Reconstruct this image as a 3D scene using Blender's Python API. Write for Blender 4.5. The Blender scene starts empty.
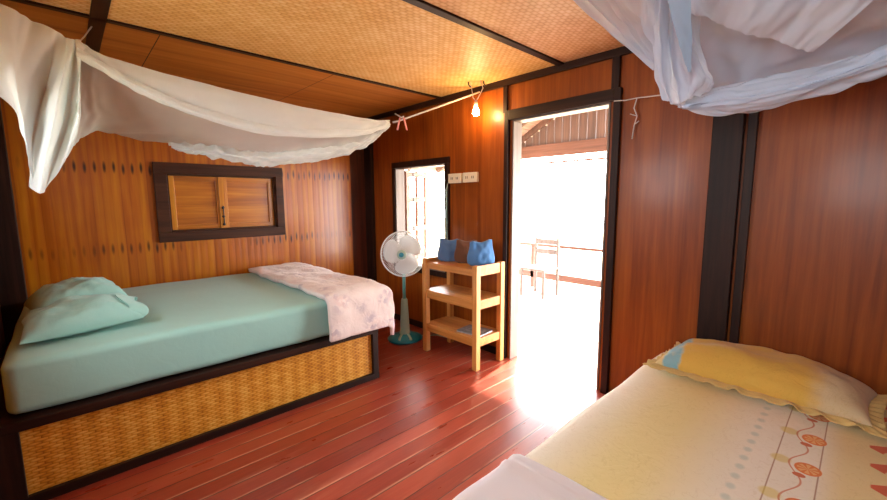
import bpy, bmesh, math, random
from mathutils import Vector, Matrix, noise
random.seed(7)
SC = bpy.context.scene
COL = SC.collection
PI = math.pi

# ------------------------------------------------------------------ camera
F = 397.5856
YAW, PITCH, ROLL = math.radians(43.3792), math.radians(7.2259), math.radians(-0.34706)
CAM = Vector((-2.93217, -3.35882, 1.5))
FW = Vector((math.sin(YAW)*math.cos(PITCH), math.cos(YAW)*math.cos(PITCH), -math.sin(PITCH)))
_r = Vector((math.cos(YAW), -math.sin(YAW), 0)); _u = _r.cross(FW)
RT = _r*math.cos(ROLL)+_u*math.sin(ROLL); UP = -_r*math.sin(ROLL)+_u*math.cos(ROLL)
cd = bpy.data.cameras.new('camera'); cam = bpy.data.objects.new('camera', cd); COL.objects.link(cam)
cd.sensor_width = 36; cd.lens = F*36/887; cd.clip_start = .02; cd.clip_end = 300
cam.matrix_world = Matrix(((RT.x, UP.x, -FW.x, CAM.x), (RT.y, UP.y, -FW.y, CAM.y), (RT.z, UP.z, -FW.z, CAM.z), (0, 0, 0, 1)))
SC.camera = cam

def at(px, py, ax, val):
    """the place in the room seen at (px,py) that has coordinate val on axis ax (surveying helper)"""
    d = FW+RT*((px-443.5)/F)-UP*((py-250)/F)
    return CAM+d*((val-CAM[ax])/d[ax])

# ------------------------------------------------------------------ node helpers
def lin(h):
    h = h.lstrip('#'); o = []
    for i in (0, 2, 4):
        c = int(h[i:i+2], 16)/255
        o.append(c/12.92 if c <= .04045 else ((c+.055)/1.055)**2.4)
    return (*o, 1)

class NT:
    def __init__(s, name):
        s.m = bpy.data.materials.new(name); s.m.use_nodes = True
        s.t = s.m.node_tree; s.t.nodes.clear()
        s.out = s.n('ShaderNodeOutputMaterial')
        tc = s.n('ShaderNodeTexCoord'); s.obj = tc.outputs['Object']
        ge = s.n('ShaderNodeNewGeometry'); s.pos = ge.outputs['Position']
    def n(s, k): return s.t.nodes.new(k)
    def put(s, sock, v):
        if isinstance(v, bpy.types.NodeSocket): s.t.links.new(v, sock)
        elif v is not None: sock.default_value = v
    def math(s, op, a, b=None, c=None, clamp=False):
        q = s.n('ShaderNodeMath'); q.operation = op; q.use_clamp = clamp
        s.put(q.inputs[0], a); s.put(q.inputs[1], b); s.put(q.inputs[2], c); return q.outputs[0]
    def sep(s, v):
        q = s.n('ShaderNodeSeparateXYZ'); s.put(q.inputs[0], v); return q.outputs
    def comb(s, x, y, z):
        q = s.n('ShaderNodeCombineXYZ')
        for i, v in enumerate((x, y, z)): s.put(q.inputs[i], v)
        return q.outputs[0]
    def scale(s, v, sc):
        q = s.n('ShaderNodeVectorMath'); q.operation = 'MULTIPLY'; s.put(q.inputs[0], v); q.inputs[1].default_value = sc; return q.outputs[0]
    def noise(s, v, scale=5, detail=3, rough=.55, dist=0):
        q = s.n('ShaderNodeTexNoise'); s.put(q.inputs['Vector'], v); q.inputs['Scale'].default_value = scale
        q.inputs['Detail'].default_value = detail; q.inputs['Roughness'].default_value = rough; q.inputs['Distortion'].default_value = dist
        return q.outputs['Fac']
    def ramp(s, f, stops):
        q = s.n('ShaderNodeValToRGB'); s.put(q.inputs[0], f); e = q.color_ramp.elements
        e[0].position, e[0].color = stops[0][0], stops[0][1] if not isinstance(stops[0][1], str) else lin(stops[0][1])
        e[1].position, e[1].color = stops[-1][0], stops[-1][1] if not isinstance(stops[-1][1], str) else lin(stops[-1][1])
        for p, c in stops[1:-1]:
            k = e.new(p); k.color = lin(c) if isinstance(c, str) else c
        return q.outputs[0]
    def mix(s, f, a, b, mode='MIX'):
        q = s.n('ShaderNodeMix'); q.data_type = 'RGBA'; q.blend_type = mode
        s.put(q.inputs[0], f)
        s.put(q.inputs[6], lin(a) if isinstance(a, str) else a); s.put(q.inputs[7], lin(b) if isinstance(b, str) else b)
        return q.outputs[2]
    def band(s, v, lo, hi, soft=.01):
        """1 inside lo..hi, soft edges"""
        def sm(a, b):
            q = s.n('ShaderNodeMapRange'); q.interpolation_type = 'SMOOTHSTEP'; s.put(q.inputs[0], v)
            q.inputs[1].default_value = a; q.inputs[2].default_value = b; return q.outputs[0]
        return s.math('MULTIPLY', sm(lo-soft, lo+soft), s.math('SUBTRACT', 1, sm(hi-soft, hi+soft)))
    def bump(s, h, strength=.3, dist=.01):
        q = s.n('ShaderNodeBump'); s.put(q.inputs['Height'], h); q.inputs['Strength'].default_value = strength; q.inputs['Distance'].default_value = dist
        return q.outputs[0]
    def bsdf(s, color, rough=.5, normal=None, **kw):
        q = s.n('ShaderNodeBsdfPrincipled')
        s.put(q.inputs['Base Color'], lin(color) if isinstance(color, str) else color)
        s.put(q.inputs['Roughness'], rough)
        if normal: s.put(q.inputs['Normal'], normal)
        for k, v in kw.items(): s.put(q.inputs[k.replace('_', ' ')], v)
        s.t.links.new(q.outputs[0], s.out.inputs[0]); return s.m

def plain(name, color, rough=.5, var=.12, scale=8, bump=.0, **kw):
    t = NT(name); f = t.noise(t.pos, scale, 4)
    c = t.mix(t.math('MULTIPLY', f, var*2), color, '000000', 'MIX') if var else color
    b = t.bump(t.noise(t.pos, scale*6, 3), bump, .01) if bump else None
    return t.bsdf(c, rough, b, **kw)

def wood(name, dark, mid, light, axis=2, rough=.35, grain=1.0, seam=None, coat=0, spec=.5, glossvar=.15):
    """lacquered wood with grain running along axis"""
    t = NT(name)
    sc = [14.0*grain]*3; sc[axis] = .9*grain
    a = t.noise(t.scale(t.pos, sc), 1.0, 6, .6, .6)
    sc2 = [60.0*grain]*3; sc2[axis] = 1.5*grain
    b = t.noise(t.scale(t.pos, sc2), 1.0, 3, .5, .2)
    big = t.noise(t.pos, 1.3, 2)
    f = t.math('ADD', t.math('MULTIPLY', a, .65), t.math('ADD', t.math('MULTIPLY', b, .25), t.math('MULTIPLY', big, .15)))
    c = t.ramp(f, [(.36, dark), (.52, mid), (.68, light)])
    if seam:
        ax, step = seam
        g = t.math('FRACT', t.math('DIVIDE', t.sep(t.pos)[ax], step))
        line = t.math('LESS_THAN', g, .006/step)
        cell = t.math('FLOOR', t.math('DIVIDE', t.sep(t.pos)[ax], step))
        wn = t.n('ShaderNodeTexWhiteNoise'); wn.noise_dimensions = '1D'; t.put(wn.inputs['W'], cell)
        c = t.mix(t.math('MULTIPLY', wn.outputs[0], .35), c, dark)
        c = t.mix(line, c, '1c0d06')
    r = t.math('ADD', rough-glossvar/2, t.math('MULTIPLY', t.noise(t.pos, 3, 4), glossvar))
    n = t.bump(f, .12, .004)
    return t.bsdf(c, r, n, Coat_Weight=coat, Coat_Roughness=.18, Specular_IOR_Level=spec)

def weave(name, c_dark, c_mid, c_light, ax_u, ax_v, cu=.045, cv=.018, rough=.45, bumpd=.004, column=0, blotch=.5, spec=.4):
    """plaited split bamboo: each cell bulges across or along in turn"""
    t = NT(name); p = t.sep(t.pos)
    u = t.math('DIVIDE', p[ax_u], cu); v = t.math('DIVIDE', p[ax_v], cv)
    row = t.math('FLOOR', v)
    us = t.math('ADD', u, t.math('MULTIPLY', row, .5))
    hu = t.math('ABSOLUTE', t.math('SINE', t.math('MULTIPLY', us, PI)))
    hv = t.math('ABSOLUTE', t.math('SINE', t.math('MULTIPLY', v, PI)))
    h = t.math('MULTIPLY', t.math('POWER', hu, .6), t.math('POWER', hv, .5))
    wn = t.n('ShaderNodeTexWhiteNoise'); wn.noise_dimensions = '2D'
    t.put(wn.inputs['Vector'], t.comb(t.math('FLOOR', us), row, 0))
    big = t.noise(t.pos, 2.2, 4, .6, .5)
    f = t.math('ADD', t.math('MULTIPLY', h, .42), t.math('ADD', t.math('MULTIPLY', wn.outputs[0], .22), t.math('MULTIPLY', big, blotch)))
    if column:
        q = t.math('SINE', t.math('MULTIPLY', p[ax_u], 2*PI/column))
        f = t.math('ADD', f, t.math('MULTIPLY', q, .09))
    c = t.ramp(f, [(.25, c_dark), (.6, c_mid), (.95, c_light)])
    return t.bsdf(c, rough, t.bump(h, .55, bumpd), Specular_IOR_Level=spec)

def cloth(name, color, rough=.9, var=.08, bump=.15, sheen=.2):
    t = NT(name)
    f = t.noise(t.pos, 5, 4)
    c = t.mix(t.math('MULTIPLY', f, var*2), color, '5a5a50')
    h = t.math('ADD', t.noise(t.pos, 14, 4, .6, .8), t.math('MULTIPLY', t.noise(t.pos, 300, 2), .15))
    return t.bsdf(c, rough, t.bump(h, bump, .02), Sheen_Weight=sheen)

# ------------------------------------------------------------------ mesh builder
class MB:
    def __init__(s): s.b = bmesh.new()
    def box(s, lo, hi, bevel=.0, rot=None, pivot=None):
        lo, hi = Vector(lo), Vector(hi)
        r = bmesh.ops.create_cube(s.b, size=1)['verts']
        c = (lo+hi)/2; d = hi-lo
        for v in r: v.co = Vector((v.co.x*d.x, v.co.y*d.y, v.co.z*d.z))+c
        if bevel:
            ed = {e for v in r for e in v.link_edges}
            q = bmesh.ops.bevel(s.b, geom=list(ed), offset=min(bevel, min(d)*.45), segments=2, affect='EDGES', profile=.6)
            r = [v for v in q['verts']]
            r = list({v for f in q['faces'] for v in f.verts} | set(v for v in r))
        if rot is not None:
            pv = Vector(pivot) if pivot is not None else c
            seen = set(); st = list(r)
            while st:
                v = st.pop()
                if v in seen: continue
                seen.add(v)
                for e in v.link_edges:
                    o = e.other_vert(v)
                    if o not in seen: st.append(o)
            for v in seen: v.co = pv+rot @ (v.co-pv)
        return s
    def bar(s, a, b, w, h=None, up=(0, 0, 1), bevel=.0):
        """rectangular bar from a to b"""
        a, b = Vector(a), Vector(b); h = h or w
        d = (b-a); L = d.length; d.normalize()
        x = d.cross(Vector(up)); x = x.normalized() if x.length > 1e-6 else Vector((1, 0, 0)); y = x.cross(d)
        M = Matrix((x, d, y)).transposed()
        return s.box(-Vector((w/2, L/2, h/2)), Vector((w/2, L/2, h/2)), bevel)._xf(M, (a+b)/2)
    def _xf(s, M, off):
        # transforms the island made last
        s.b.verts.ensure_lookup_table(); vs = s.b.verts[:]
        seen = set(); st = [vs[-1]]
        while st:
            v = st.pop()
            if v in seen: continue
            seen.add(v); st += [e.other_vert(v) for e in v.link_edges]
        for v in seen: v.co = M @ v.co+Vector(off)
        return s
    def tube(s, pts, r, seg=8, cap=True):
        pts = [Vector(p) for p in pts]; rs = r if isinstance(r, (list, tuple)) else [r]*len(pts)
        rings = []; t0 = (pts[1]-pts[0]).normalized()
        x = t0.orthogonal().normalized()
        for i, p in enumerate(pts):
            t = ((pts[min(i+1, len(pts)-1)]-pts[max(i-1, 0)])).normalized()
            x = (x-t*x.dot(t)); x = x.normalized() if x.length > 1e-6 else t.orthogonal().normalized(); y = t.cross(x)
            rings.append([s.b.verts.new(p+(x*math.cos(2*PI*k/seg)+y*math.sin(2*PI*k/seg))*rs[i]) for k in range(seg)])
        for a, b in zip(rings, rings[1:]):
            for k in range(seg): s.b.faces.new((a[k], a[(k+1) % seg], b[(k+1) % seg], b[k]))
        if cap: s.b.faces.new(rings[0][::-1]); s.b.faces.new(rings[-1])
        return s
    def lathe(s, prof, origin, axis=(0, 0, 1), seg=32, sx=1, sy=1):
        o = Vector(origin); z = Vector(axis).normalized(); x = z.orthogonal().normalized()
        if abs(z.z) > .99: x = Vector((1, 0, 0))
        y = z.cross(x); rings = []
        for r, h in prof:
            if r < 1e-6: rings.append([s.b.verts.new(o+z*h)])
            else: rings.append([s.b.verts.new(o+z*h+x*(r*sx*math.cos(2*PI*k/seg))+y*(r*sy*math.sin(2*PI*k/seg))) for k in range(seg)])
        for a, b in zip(rings, rings[1:]):
            for k in range(seg):
                f = [a[k % len(a)], a[(k+1) % len(a)], b[(k+1) % len(b)], b[k % len(b)]]
                f = list(dict.fromkeys(f))
                if len(f) > 2: s.b.faces.new(f)
        return s
    def grid(s, P, closed=False):
        """P[i][j] -> Vector"""
        V = [[s.b.verts.new(p) for p in row] for row in P]
        for a, b in zip(V, V[1:]):
            n = len(a)
            for j in range(n if closed else n-1):
                k = (j+1) % n
                s.b.faces.new((a[j], a[k], b[k], b[j]))
        return V
    def build(s, name, mat, parent=None, smooth=False, solid=0, sub=0, weld=0):
        if weld: bmesh.ops.remove_doubles(s.b, verts=s.b.verts, dist=weld)
        bmesh.ops.recalc_face_normals(s.b, faces=s.b.faces)
        off = Vector((0, 0, 0)); q = parent
        while q is not None: off += q.location; q = q.parent
        for v in s.b.verts: v.co -= off
        me = bpy.data.meshes.new(name); s.b.to_mesh(me); s.b.free()
        if smooth:
            for p in me.polygons: p.use_smooth = True
        me.materials.append(mat)
        o = bpy.data.objects.new(name, me); COL.objects.link(o); o.parent = parent
        if solid:
            m = o.modifiers.new('thick', 'SOLIDIFY'); m.thickness = solid; m.offset = 0
        if sub:
            m = o.modifiers.new('sub', 'SUBSURF'); m.levels = sub; m.render_levels = sub
        return o

def tag(o, label=None, cat=None, group=None, kind=None):
    if label: o['label'] = label
    if cat: o['category'] = cat
    if group: o['group'] = group
    if kind: o['kind'] = kind
    return o
def thing(name, loc, label, cat, group=None, kind=None):
    o = bpy.data.objects.new(name, None); COL.objects.link(o); o.location = loc; o.empty_display_size = .05
    return tag(o, label, cat, group, kind)
def struct(o, label, cat): return tag(o, label, cat, None, 'structure')

def cr(p, t):
    """Catmull-Rom through list p, t in 0..len-1"""
    n = len(p); i = min(int(t), n-2); f = t-i
    a, b, c, d = p[max(i-1, 0)], p[i], p[i+1], p[min(i+2, n-1)]
    if i == 0: a = b*2-c
    if i == n-2: d = c*2-b
    return b*1.0+(c-a)*(.5*f)+(a*2-b*5+c*4-d)*(.5*f*f)+(b*3-a-c*3+d)*(.5*f**3)
def loft(rows, nu, nv, wr=0, seed=0, fr=(3, 14), damp=None):
    """smooth sheet through rows of control points; wr = wrinkle size"""
    R = []
    for i in range(nu):
        k = i/(nu-1); line = []
        for j in range(nv):
            l = j/(nv-1)
            pts = [cr(r, l*(len(r)-1)) for r in rows]
            line.append(cr(pts, k*(len(rows)-1)))
        R.append(line)
    if wr:
        Q = [[p.copy() for p in r] for r in R]
        for i in range(nu):
            for j in range(nv):
                du = R[min(i+1, nu-1)][j]-R[max(i-1, 0)][j]; dv = R[i][min(j+1, nv-1)]-R[i][max(j-1, 0)]
                n = du.cross(dv)
                if n.length < 1e-9: continue
                n.normalize()
                k, l = i/(nu-1), j/(nv-1)
                w = noise.noise(Vector((k*fr[0], l*fr[1], seed)))+.5*noise.noise(Vector((k*fr[0]*2.1, l*fr[1]*2.3, seed+5)))
                if damp: w *= damp(k, l)
                Q[i][j] = R[i][j]+n*(w*wr)
        R = Q
    return R

# ------------------------------------------------------------------ materials
M = {}
M['dark'] = wood('dark stained timber', '160a06', '26130c', '382014', 2, .5, 1.2, None, 0, .25)
M['darkx'] = wood('dark stained timber lengthwise', '160a06', '26130c', '382014', 0, .5, 1.2, None, 0, .25)
M['frame'] = wood('brown window frame', '2a1207', '40200e', '522d16', 0, .5, 1.0, None, 0, .25)
M['darky'] = wood('dark stained timber across', '160a06', '28150d', '3a2216', 1, .5, 1.2, None, 0, .25)
M['back'] = wood('varnished plywood', '6e2f06', '8a430e', 'a05516', 2, .42, .8, None, .1, .32)
M['leftb'] = wood('golden varnished shutters', '8a4806', 'b4690f', 'd08a25', 0, .35, .8, None, .2)
M['leftend'] = wood('golden varnished stile', '9a5608', 'c07814', 'd8942c', 2, .35, .8, None, .2)
M['ply'] = wood('reddish ceiling plywood', '96541c', 'b8742c', 'cc8c42', 0, .55, .5, (0, 1.2))
M['pale'] = wood('pale varnished pine', 'a8682c', 'cf9048', 'e0a962', 2, .4, .9)
M['palex'] = wood('pale varnished pine boards', 'a0602a', 'c58540', 'dba05a', 1, .4, .9)
M['lining'] = wood('daylight-toned jamb lining', '5c4e42', '74655a', '8a7a6c', 2, .5, .8)  # grey-brown wood coloured paler to stand for daylight on the reveals
M['chair'] = wood('sun bleached chair wood', '4a3c34', '5e4e44', '726256', 2, .6, .8)
M['veranda'] = wood('weathered boards', '46332a', '5c4539', '715648', 2, .7, .8)
M['verandax'] = wood('weathered long boards', '84685a', 'a38676', 'b89e8e', 0, .7, .8, (1, .14))
M['rail'] = wood('weathered rail', '4c2c22', '63402f', '785040', 1, .7, .8)
M['weave_c'] = weave('woven bamboo ceiling', 'c8964c', 'e4bc78', 'f2d8a4', 0, 1, .05, .028, .5, .0025)
M['weave_r'] = weave('woven bamboo ceiling redder', 'be8a58', 'dab080', 'e8caa4', 0, 1, .05, .028, .5, .0025)
M['weave_p'] = weave('woven bamboo bed panel', 'a4620f', 'd6922a', 'eaba5c', 0, 2, .05, .014, .42, .0035, .1)

def left_wall_mat():
    t = NT('golden bamboo veneer'); p = t.sep(t.pos)
    cell = t.math('DIVIDE', p[0], .064)
    g = t.math('FRACT', cell); cid = t.math('FLOOR', cell)
    rib = t.math('ABSOLUTE', t.math('SINE', t.math('MULTIPLY', cell, PI)))
    wn = t.n('ShaderNodeTexWhiteNoise'); wn.noise_dimensions = '1D'; t.put(wn.inputs['W'], cid)
    grain = t.noise(t.scale(t.pos, (30, 30, 1.2)), 1, 5, .6, .4)
    big = t.noise(t.pos, 1.6, 3)
    f = t.math('ADD', t.math('MULTIPLY', grain, .5), t.math('ADD', t.math('MULTIPLY', wn.outputs[0], .16), t.math('ADD', t.math('MULTIPLY', big, .3), t.math('MULTIPLY', rib, .1))))
    c = t.ramp(f, [(.3, '7c3802'), (.52, 'ac5a04'), (.78, 'cc8410')])
    # the dark node spots of the bamboo strips, in two rows
    d = None
    for zc, lim in ((1.79, None), (1.075, None)):
        dz = t.math('DIVIDE', t.math('SUBTRACT', p[2], t.math('ADD', zc-.015, t.math('MULTIPLY', wn.outputs[0], .03))), .06)
        dx = t.math('DIVIDE', t.math('SUBTRACT', g, .5), .22)
        e = t.math('ADD', t.math('MULTIPLY', dz, dz), t.math('MULTIPLY', dx, dx))
        k = t.math('SUBTRACT', 1, e, None, True)
        d = k if d is None else t.math('MAXIMUM', d, k)
    d = t.math('MULTIPLY', d, t.math('ADD', .12, t.math('MULTIPLY', .95, t.band(t.noise(t.pos, 1.5, 3), .47, 2, .12))), None, True)
    c = t.mix(d, c, '300f02')
    c = t.mix(t.math('MULTIPLY', t.math('LESS_THAN', g, .04), .15), c, '6a3405')
    n = t.bump(t.math('ADD', t.math('MULTIPLY', rib, .5), t.math('MULTIPLY', grain, .4)), .4, .004)
    return t.bsdf(c, .36, n, Coat_Weight=.15, Coat_Roughness=.25)
M['left'] = left_wall_mat()

def floor_mat():
    t = NT('red painted floorboards'); p = t.sep(t.pos)
    step = .118
    q = t.math('DIVIDE', p[1], step); g = t.math('FRACT', q); cid = t.math('FLOOR', q)
    wn = t.n('ShaderNodeTexWhiteNoise'); wn.noise_dimensions = '1D'; t.put(wn.inputs['W'], cid)
    off = t.math('MULTIPLY', wn.outputs[0], 3)
    v = t.comb(t.math('ADD', p[0], off), p[1], 0)
    wear = t.noise(t.scale(v, (1.1, 9, 1)), 1, 6, .65, .4)
    fine = t.noise(t.scale(v, (4, 70, 1)), 1, 4, .6)
    base = t.ramp(t.math('ADD', t.math('MULTIPLY', fine, .5), t.math('MULTIPLY', wn.outputs[0], .4)), [(.2, '86301f'), (.5, '9a3f2b'), (.8, 'aa4e38')])
    c = t.mix(t.math('MULTIPLY', t.band(wear, .66, 1.2, .09), .3), base, 'bd8468')
    edge = t.math('SUBTRACT', 1, t.band(g, .028, .972, .018))
    worn = t.math('MULTIPLY', t.band(g, -1, .12, .05), t.band(t.noise(t.scale(t.pos, (1.6, 6, 1)), 1, 4), .5, 2, .04))
    c = t.mix(t.math('MULTIPLY', worn, .5), c, 'd09a7c')
    c = t.mix(t.math('MULTIPLY', edge, .85), c, '3a0f0b')
    r = t.math('ADD', .22, t.math('MULTIPLY', t.noise(t.scale(t.pos, (2, 8, 1)), 1.5, 5), .16))
    n = t.bump(t.math('ADD', t.math('MULTIPLY', t.math('SUBTRACT', 1, edge), .6), t.math('MULTIPLY', fine, .2)), .35, .004)
    return t.bsdf(c, r, n, Specular_IOR_Level=.7)
M['floor'] = floor_mat()

def net_mat(name, color, dens):
    t = NT(name)
    f = t.noise(t.pos, 6, 3)
    tr = t.n('ShaderNodeBsdfTransparent')
    di = t.n('ShaderNodeBsdfDiffuse'); t.put(di.inputs[0], lin(color))
    tl = t.n('ShaderNodeBsdfTranslucent'); t.put(tl.inputs[0], lin(color))
    a = t.n('ShaderNodeMixShader'); a.inputs[0].default_value = .45
    t.t.links.new(di.outputs[0], a.inputs[1]); t.t.links.new(tl.outputs[0], a.inputs[2])
    # threads look denser where the net is seen edge-on
    lw = t.n('ShaderNodeLayerWeight'); lw.inputs[0].default_value = .35
    fac = t.math('ADD', dens-.06, t.math('ADD', t.math('MULTIPLY', f, .12), t.math('MULTIPLY', lw.outputs['Facing'], .35)), None, True)
    b = t.n('ShaderNodeMixShader'); t.put(b.inputs[0], fac)
    t.t.links.new(tr.outputs[0], b.inputs[1]); t.t.links.new(a.outputs[0], b.inputs[2])
    t.t.links.new(b.outputs[0], t.out.inputs[0]); return t.m
M['net'] = net_mat('white mosquito netting', 'eef5f4', .66)
M['net_d'] = net_mat('doubled mosquito netting', 'eff6f5', .86)
M['net_c'] = net_mat('cool mosquito netting', 'd6e2f4', .74)
M['net_dc'] = net_mat('doubled cool mosquito netting', 'dde7f6', .86)
M['net_blue'] = net_mat('pale blue netting', 'b4d4f0', .75)
M['teal'] = cloth('pale teal cotton', '9ed2c8', .85, .05, .12)
M['rope'] = plain('white cord', 'd8d2cc', .8, .1, 60)
M['pink'] = cloth('pink cloth ribbon', 'e58f84', .9)
M['plate'] = plain('cream plastic', 'e8dcc0', .4, .04)
M['metal'] = plain('grey metal', '777a7c', .35, .1, Metallic=.9)
M['white'] = plain('white plastic', 'e6e8e6', .35, .03)
M['mint'] = plain('mint plastic', 'a9c8ba', .4, .05)
M['tealm'] = plain('muted teal plastic', '5f9a94', .35, .05)
M['tealp'] = plain('teal plastic', '1c8496', .28, .05)
M['bluec'] = cloth('blue cotton', '4a80b8', .9, .12, .3)
M['bluec2'] = cloth('slate blue cotton', '4f729f', .9, .12, .3)
M['brownc'] = cloth('brown cotton', '6a3c20', .9, .12, .3)
M['paper'] = plain('printed paper', 'd9d6d6', .5, .35, 40)
M['black'] = plain('black iron', '14110f', .5, .1)

def fan_blade_mat(name, col, a):
    t = NT(name); tr = t.n('ShaderNodeBsdfTransparent'); p = t.n('ShaderNodeBsdfPrincipled')
    p.inputs['Base Color'].default_value = lin(col); p.inputs['Roughness'].default_value = .3
    m = t.n('ShaderNodeMixShader'); m.inputs[0].default_value = a
    t.t.links.new(tr.outputs[0], m.inputs[1]); t.t.links.new(p.outputs[0], m.inputs[2]); t.t.links.new(m.outputs[0], t.out.inputs[0]); return t.m
M['blade'] = fan_blade_mat('clear smoky fan blade', 'f0f3f3', .85)

def blanket_mat():
    t = NT('white floral blanket')
    v = t.n('ShaderNodeTexVoronoi'); t.put(v.inputs['Vector'], t.pos); v.inputs['Scale'].default_value = 5.5
    k = t.math('MULTIPLY', t.math('SUBTRACT', 1, t.math('MULTIPLY', v.outputs['Distance'], 2.4), None, True), t.band(t.noise(t.pos, 22, 4), .5, 2, .06))
    c = t.mix(t.math('MULTIPLY', k, .75), 'ece0da', 'a898ac')
    v2 = t.n('ShaderNodeTexVoronoi'); t.put(v2.inputs['Vector'], t.pos); v2.inputs['Scale'].default_value = 3.1
    k2 = t.math('MULTIPLY', t.math('SUBTRACT', 1, t.math('MULTIPLY', v2.outputs['Distance'], 2.6), None, True), t.band(t.noise(t.pos, 30, 3), .48, 2, .06))
    c = t.mix(t.math('MULTIPLY', k2, .5), c, 'd09a92')
    h = t.noise(t.pos, 11, 5, .6, .8)
    return t.bsdf(c, .9, t.bump(h, .35, .03), Sheen_Weight=.3)
M['blanket'] = blanket_mat()

def yellow_mat():
    """pale sheet printed with soft bands, a vine with orange slices and red petals"""
    t = NT('printed yellow sheet'); p = t.sep(t.pos); x, y = p[0], p[1]
    n = t.noise(t.pos, 9, 3)
    c = t.mix(t.band(y, -3.0, -2.62, .16), 'f4eedb', 'ecda94')
    c = t.mix(t.band(y, -9, -3.35, .05), c, 'eedca0')
    fl = t.band(t.noise(t.pos, 16, 2, .5, 1.5), .49, .515, .008)
    c = t.mix(t.math('MULTIPLY', fl, .12), c, 'b09030')
    def mod(v, per, ph=0): return t.math('SUBTRACT', t.math('MULTIPLY', t.math('FRACT', t.math('ADD', t.math('DIVIDE', v, per), ph)), per), per/2)
    def blob(cx, cy, rx, ry, hard=3):
        a = t.math('DIVIDE', cx, rx); b = t.math('DIVIDE', cy, ry)
        e = t.math('ADD', t.math('MULTIPLY', a, a), t.math('MULTIPLY', b, b))
        return t.math('MULTIPLY', t.math('SUBTRACT', 1, e), hard, None, True)
    yo = lambda v: t.math('SUBTRACT', y, v)
    c = t.mix(t.math('MULTIPLY', blob(mod(x, .075), yo(-3.115), .024, .018, 1.2), .4), c, '9cbcae')
    for yy in (-3.20, -3.325):
        c = t.mix(t.math('MULTIPLY', t.band(y, yy-.0022, yy+.0022, .0012), .75), c, 'a06a3a')
    per = .264
    c = t.mix(t.math('MULTIPLY', blob(mod(x, per, .25), yo(-3.215), .035, .035, 2), .6), c, 'dcc848')
    wav = t.math('ADD', -3.262, t.math('MULTIPLY', t.math('SINE', t.math('MULTIPLY', x, 2*PI/per)), .022))
    c = t.mix(t.math('MULTIPLY', t.band(t.math('SUBTRACT', y, wav), -.003, .003, .0015), .8), c, 'd0743a')
    disc = blob(mod(x, per, .31), yo(-3.295), .045, .04, 8)
    ang = t.math('ARCTAN2', mod(x, per, .31), yo(-3.295))
    seg = t.math('MULTIPLY', t.band(t.math('COSINE', t.math('MULTIPLY', ang, 8)), -.3, 2, .3), blob(mod(x, per, .31), yo(-3.295), .036, .032, 6))
    c = t.mix(disc, c, 'e8822a'); c = t.mix(t.math('MULTIPLY', seg, .8), c, 'f4c078')
    c = t.mix(blob(mod(x, per, .55), yo(-3.275), .016, .02, 4), c, 'd06a34')
    saw = t.math('ABSOLUTE', mod(x, .17, .2))
    pet = t.math('MULTIPLY', t.band(y, -3.56, -3.455, .003), t.math('LESS_THAN', saw, t.math('MULTIPLY', t.math('SUBTRACT', -3.44, y), .75)))
    pet = t.math('MULTIPLY', pet, t.math('SUBTRACT', 1, blob(mod(x, .17, .45), yo(-3.54), .05, .05, 6)))
    c = t.mix(pet, c, 'd85a1e')
    h = t.noise(t.pos, 6, 5, .6, 1.2)
    return t.bsdf(c, .85, t.bump(h, .22, .03), Sheen_Weight=.2)
M['yellow'] = yellow_mat()

def ypillow_mat():
    t = NT('printed yellow pillowcase'); p = t.sep(t.pos); y = p[1]
    n = t.noise(t.pos, 12, 3)
    yy = t.math('ADD', y, t.math('MULTIPLY', n, .07))
    c = t.mix(t.band(yy, -9, -3.24, .05), 'd8ae4e', 'd0bc94')
    c = t.mix(t.band(yy, -2.655, -2.3, .03), c, 'e2cf94')
    c = t.mix(t.math('MULTIPLY', t.band(yy, -2.665, -2.59, .012), t.band(t.noise(t.pos, 9, 2, .5, .6), .36, 2, .05)), c, '86b4c0')
    c = t.mix(t.math('MULTIPLY', t.band(t.noise(t.pos, 20, 2, .5, 1.5), .49, .51, .008), .2), c, 'b08a28')
    return t.bsdf(c, .85, t.bump(t.noise(t.pos, 10, 5, .6, .8), .3, .03), Sheen_Weight=.2)
M['ypillow'] = ypillow_mat()
M['ruffle'] = cloth('yellow ruffle', 'dcc07a', .85, .05, .2)
M['ywhite'] = cloth('white cotton', 'ece8ea', .85, .03, .12)

# ------------------------------------------------------------------ setting: room shell
LW, HW, RW, CZ = 1.2, -3.36, -4.6, 2.545     # left wall y, head wall x, right wall y, ceiling z
T = .1
o = MB().box((HW-T, RW-T, -.06), (T, LW+T, 0)).build('floor', M['floor']); struct(o, 'red painted floorboards with worn paler streaks', 'floor')
# left wall (y = LW) with the shuttered opening
sx0, sx1, sz0, sz1 = -2.22, -1.205, 1.2, 1.765
b = MB()
for lo, hi in (((HW-T, LW, 0), (sx0, LW+T, CZ)), ((sx1, LW, 0), (-.25, LW+T, CZ)), ((sx0, LW, 0), (sx1, LW+T, sz0)), ((sx0, LW, sz1), (sx1, LW+T, CZ))): b.box(lo, hi)
wl = b.build('wall_left', M['left']); struct(wl, 'golden veneered wall behind the green bed with rows of dark spots', 'wall')
o = MB().box((-.25, LW, 0), (T, LW+T, CZ)).build('end_board', wood('reddish brown board', '2a0f07', '481d0e', '5e2a14', 2, .4), wl)
# back wall (x = 0) with window and door openings
wy0, wy1, wz0, wz1 = -.31, .56, .72, 1.875
dy0, dy1, dz = -2.03, -1.16, 2.19
b = MB()
for lo, hi in (((0, wy1, 0), (T, LW+T, CZ)), ((0, dy1, 0), (T, wy0, CZ)), ((0, wy0, 0), (T, wy1, wz0)), ((0, wy0, wz1), (T, wy1, CZ)),
               ((0, dy0, dz), (T, dy1, CZ)), ((0, RW-T, 0), (T, dy0, CZ))): b.box(lo, hi)
o = b.build('wall_back', M['back']); struct(o, 'varnished reddish brown plywood wall with the doorway', 'wall')
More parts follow.
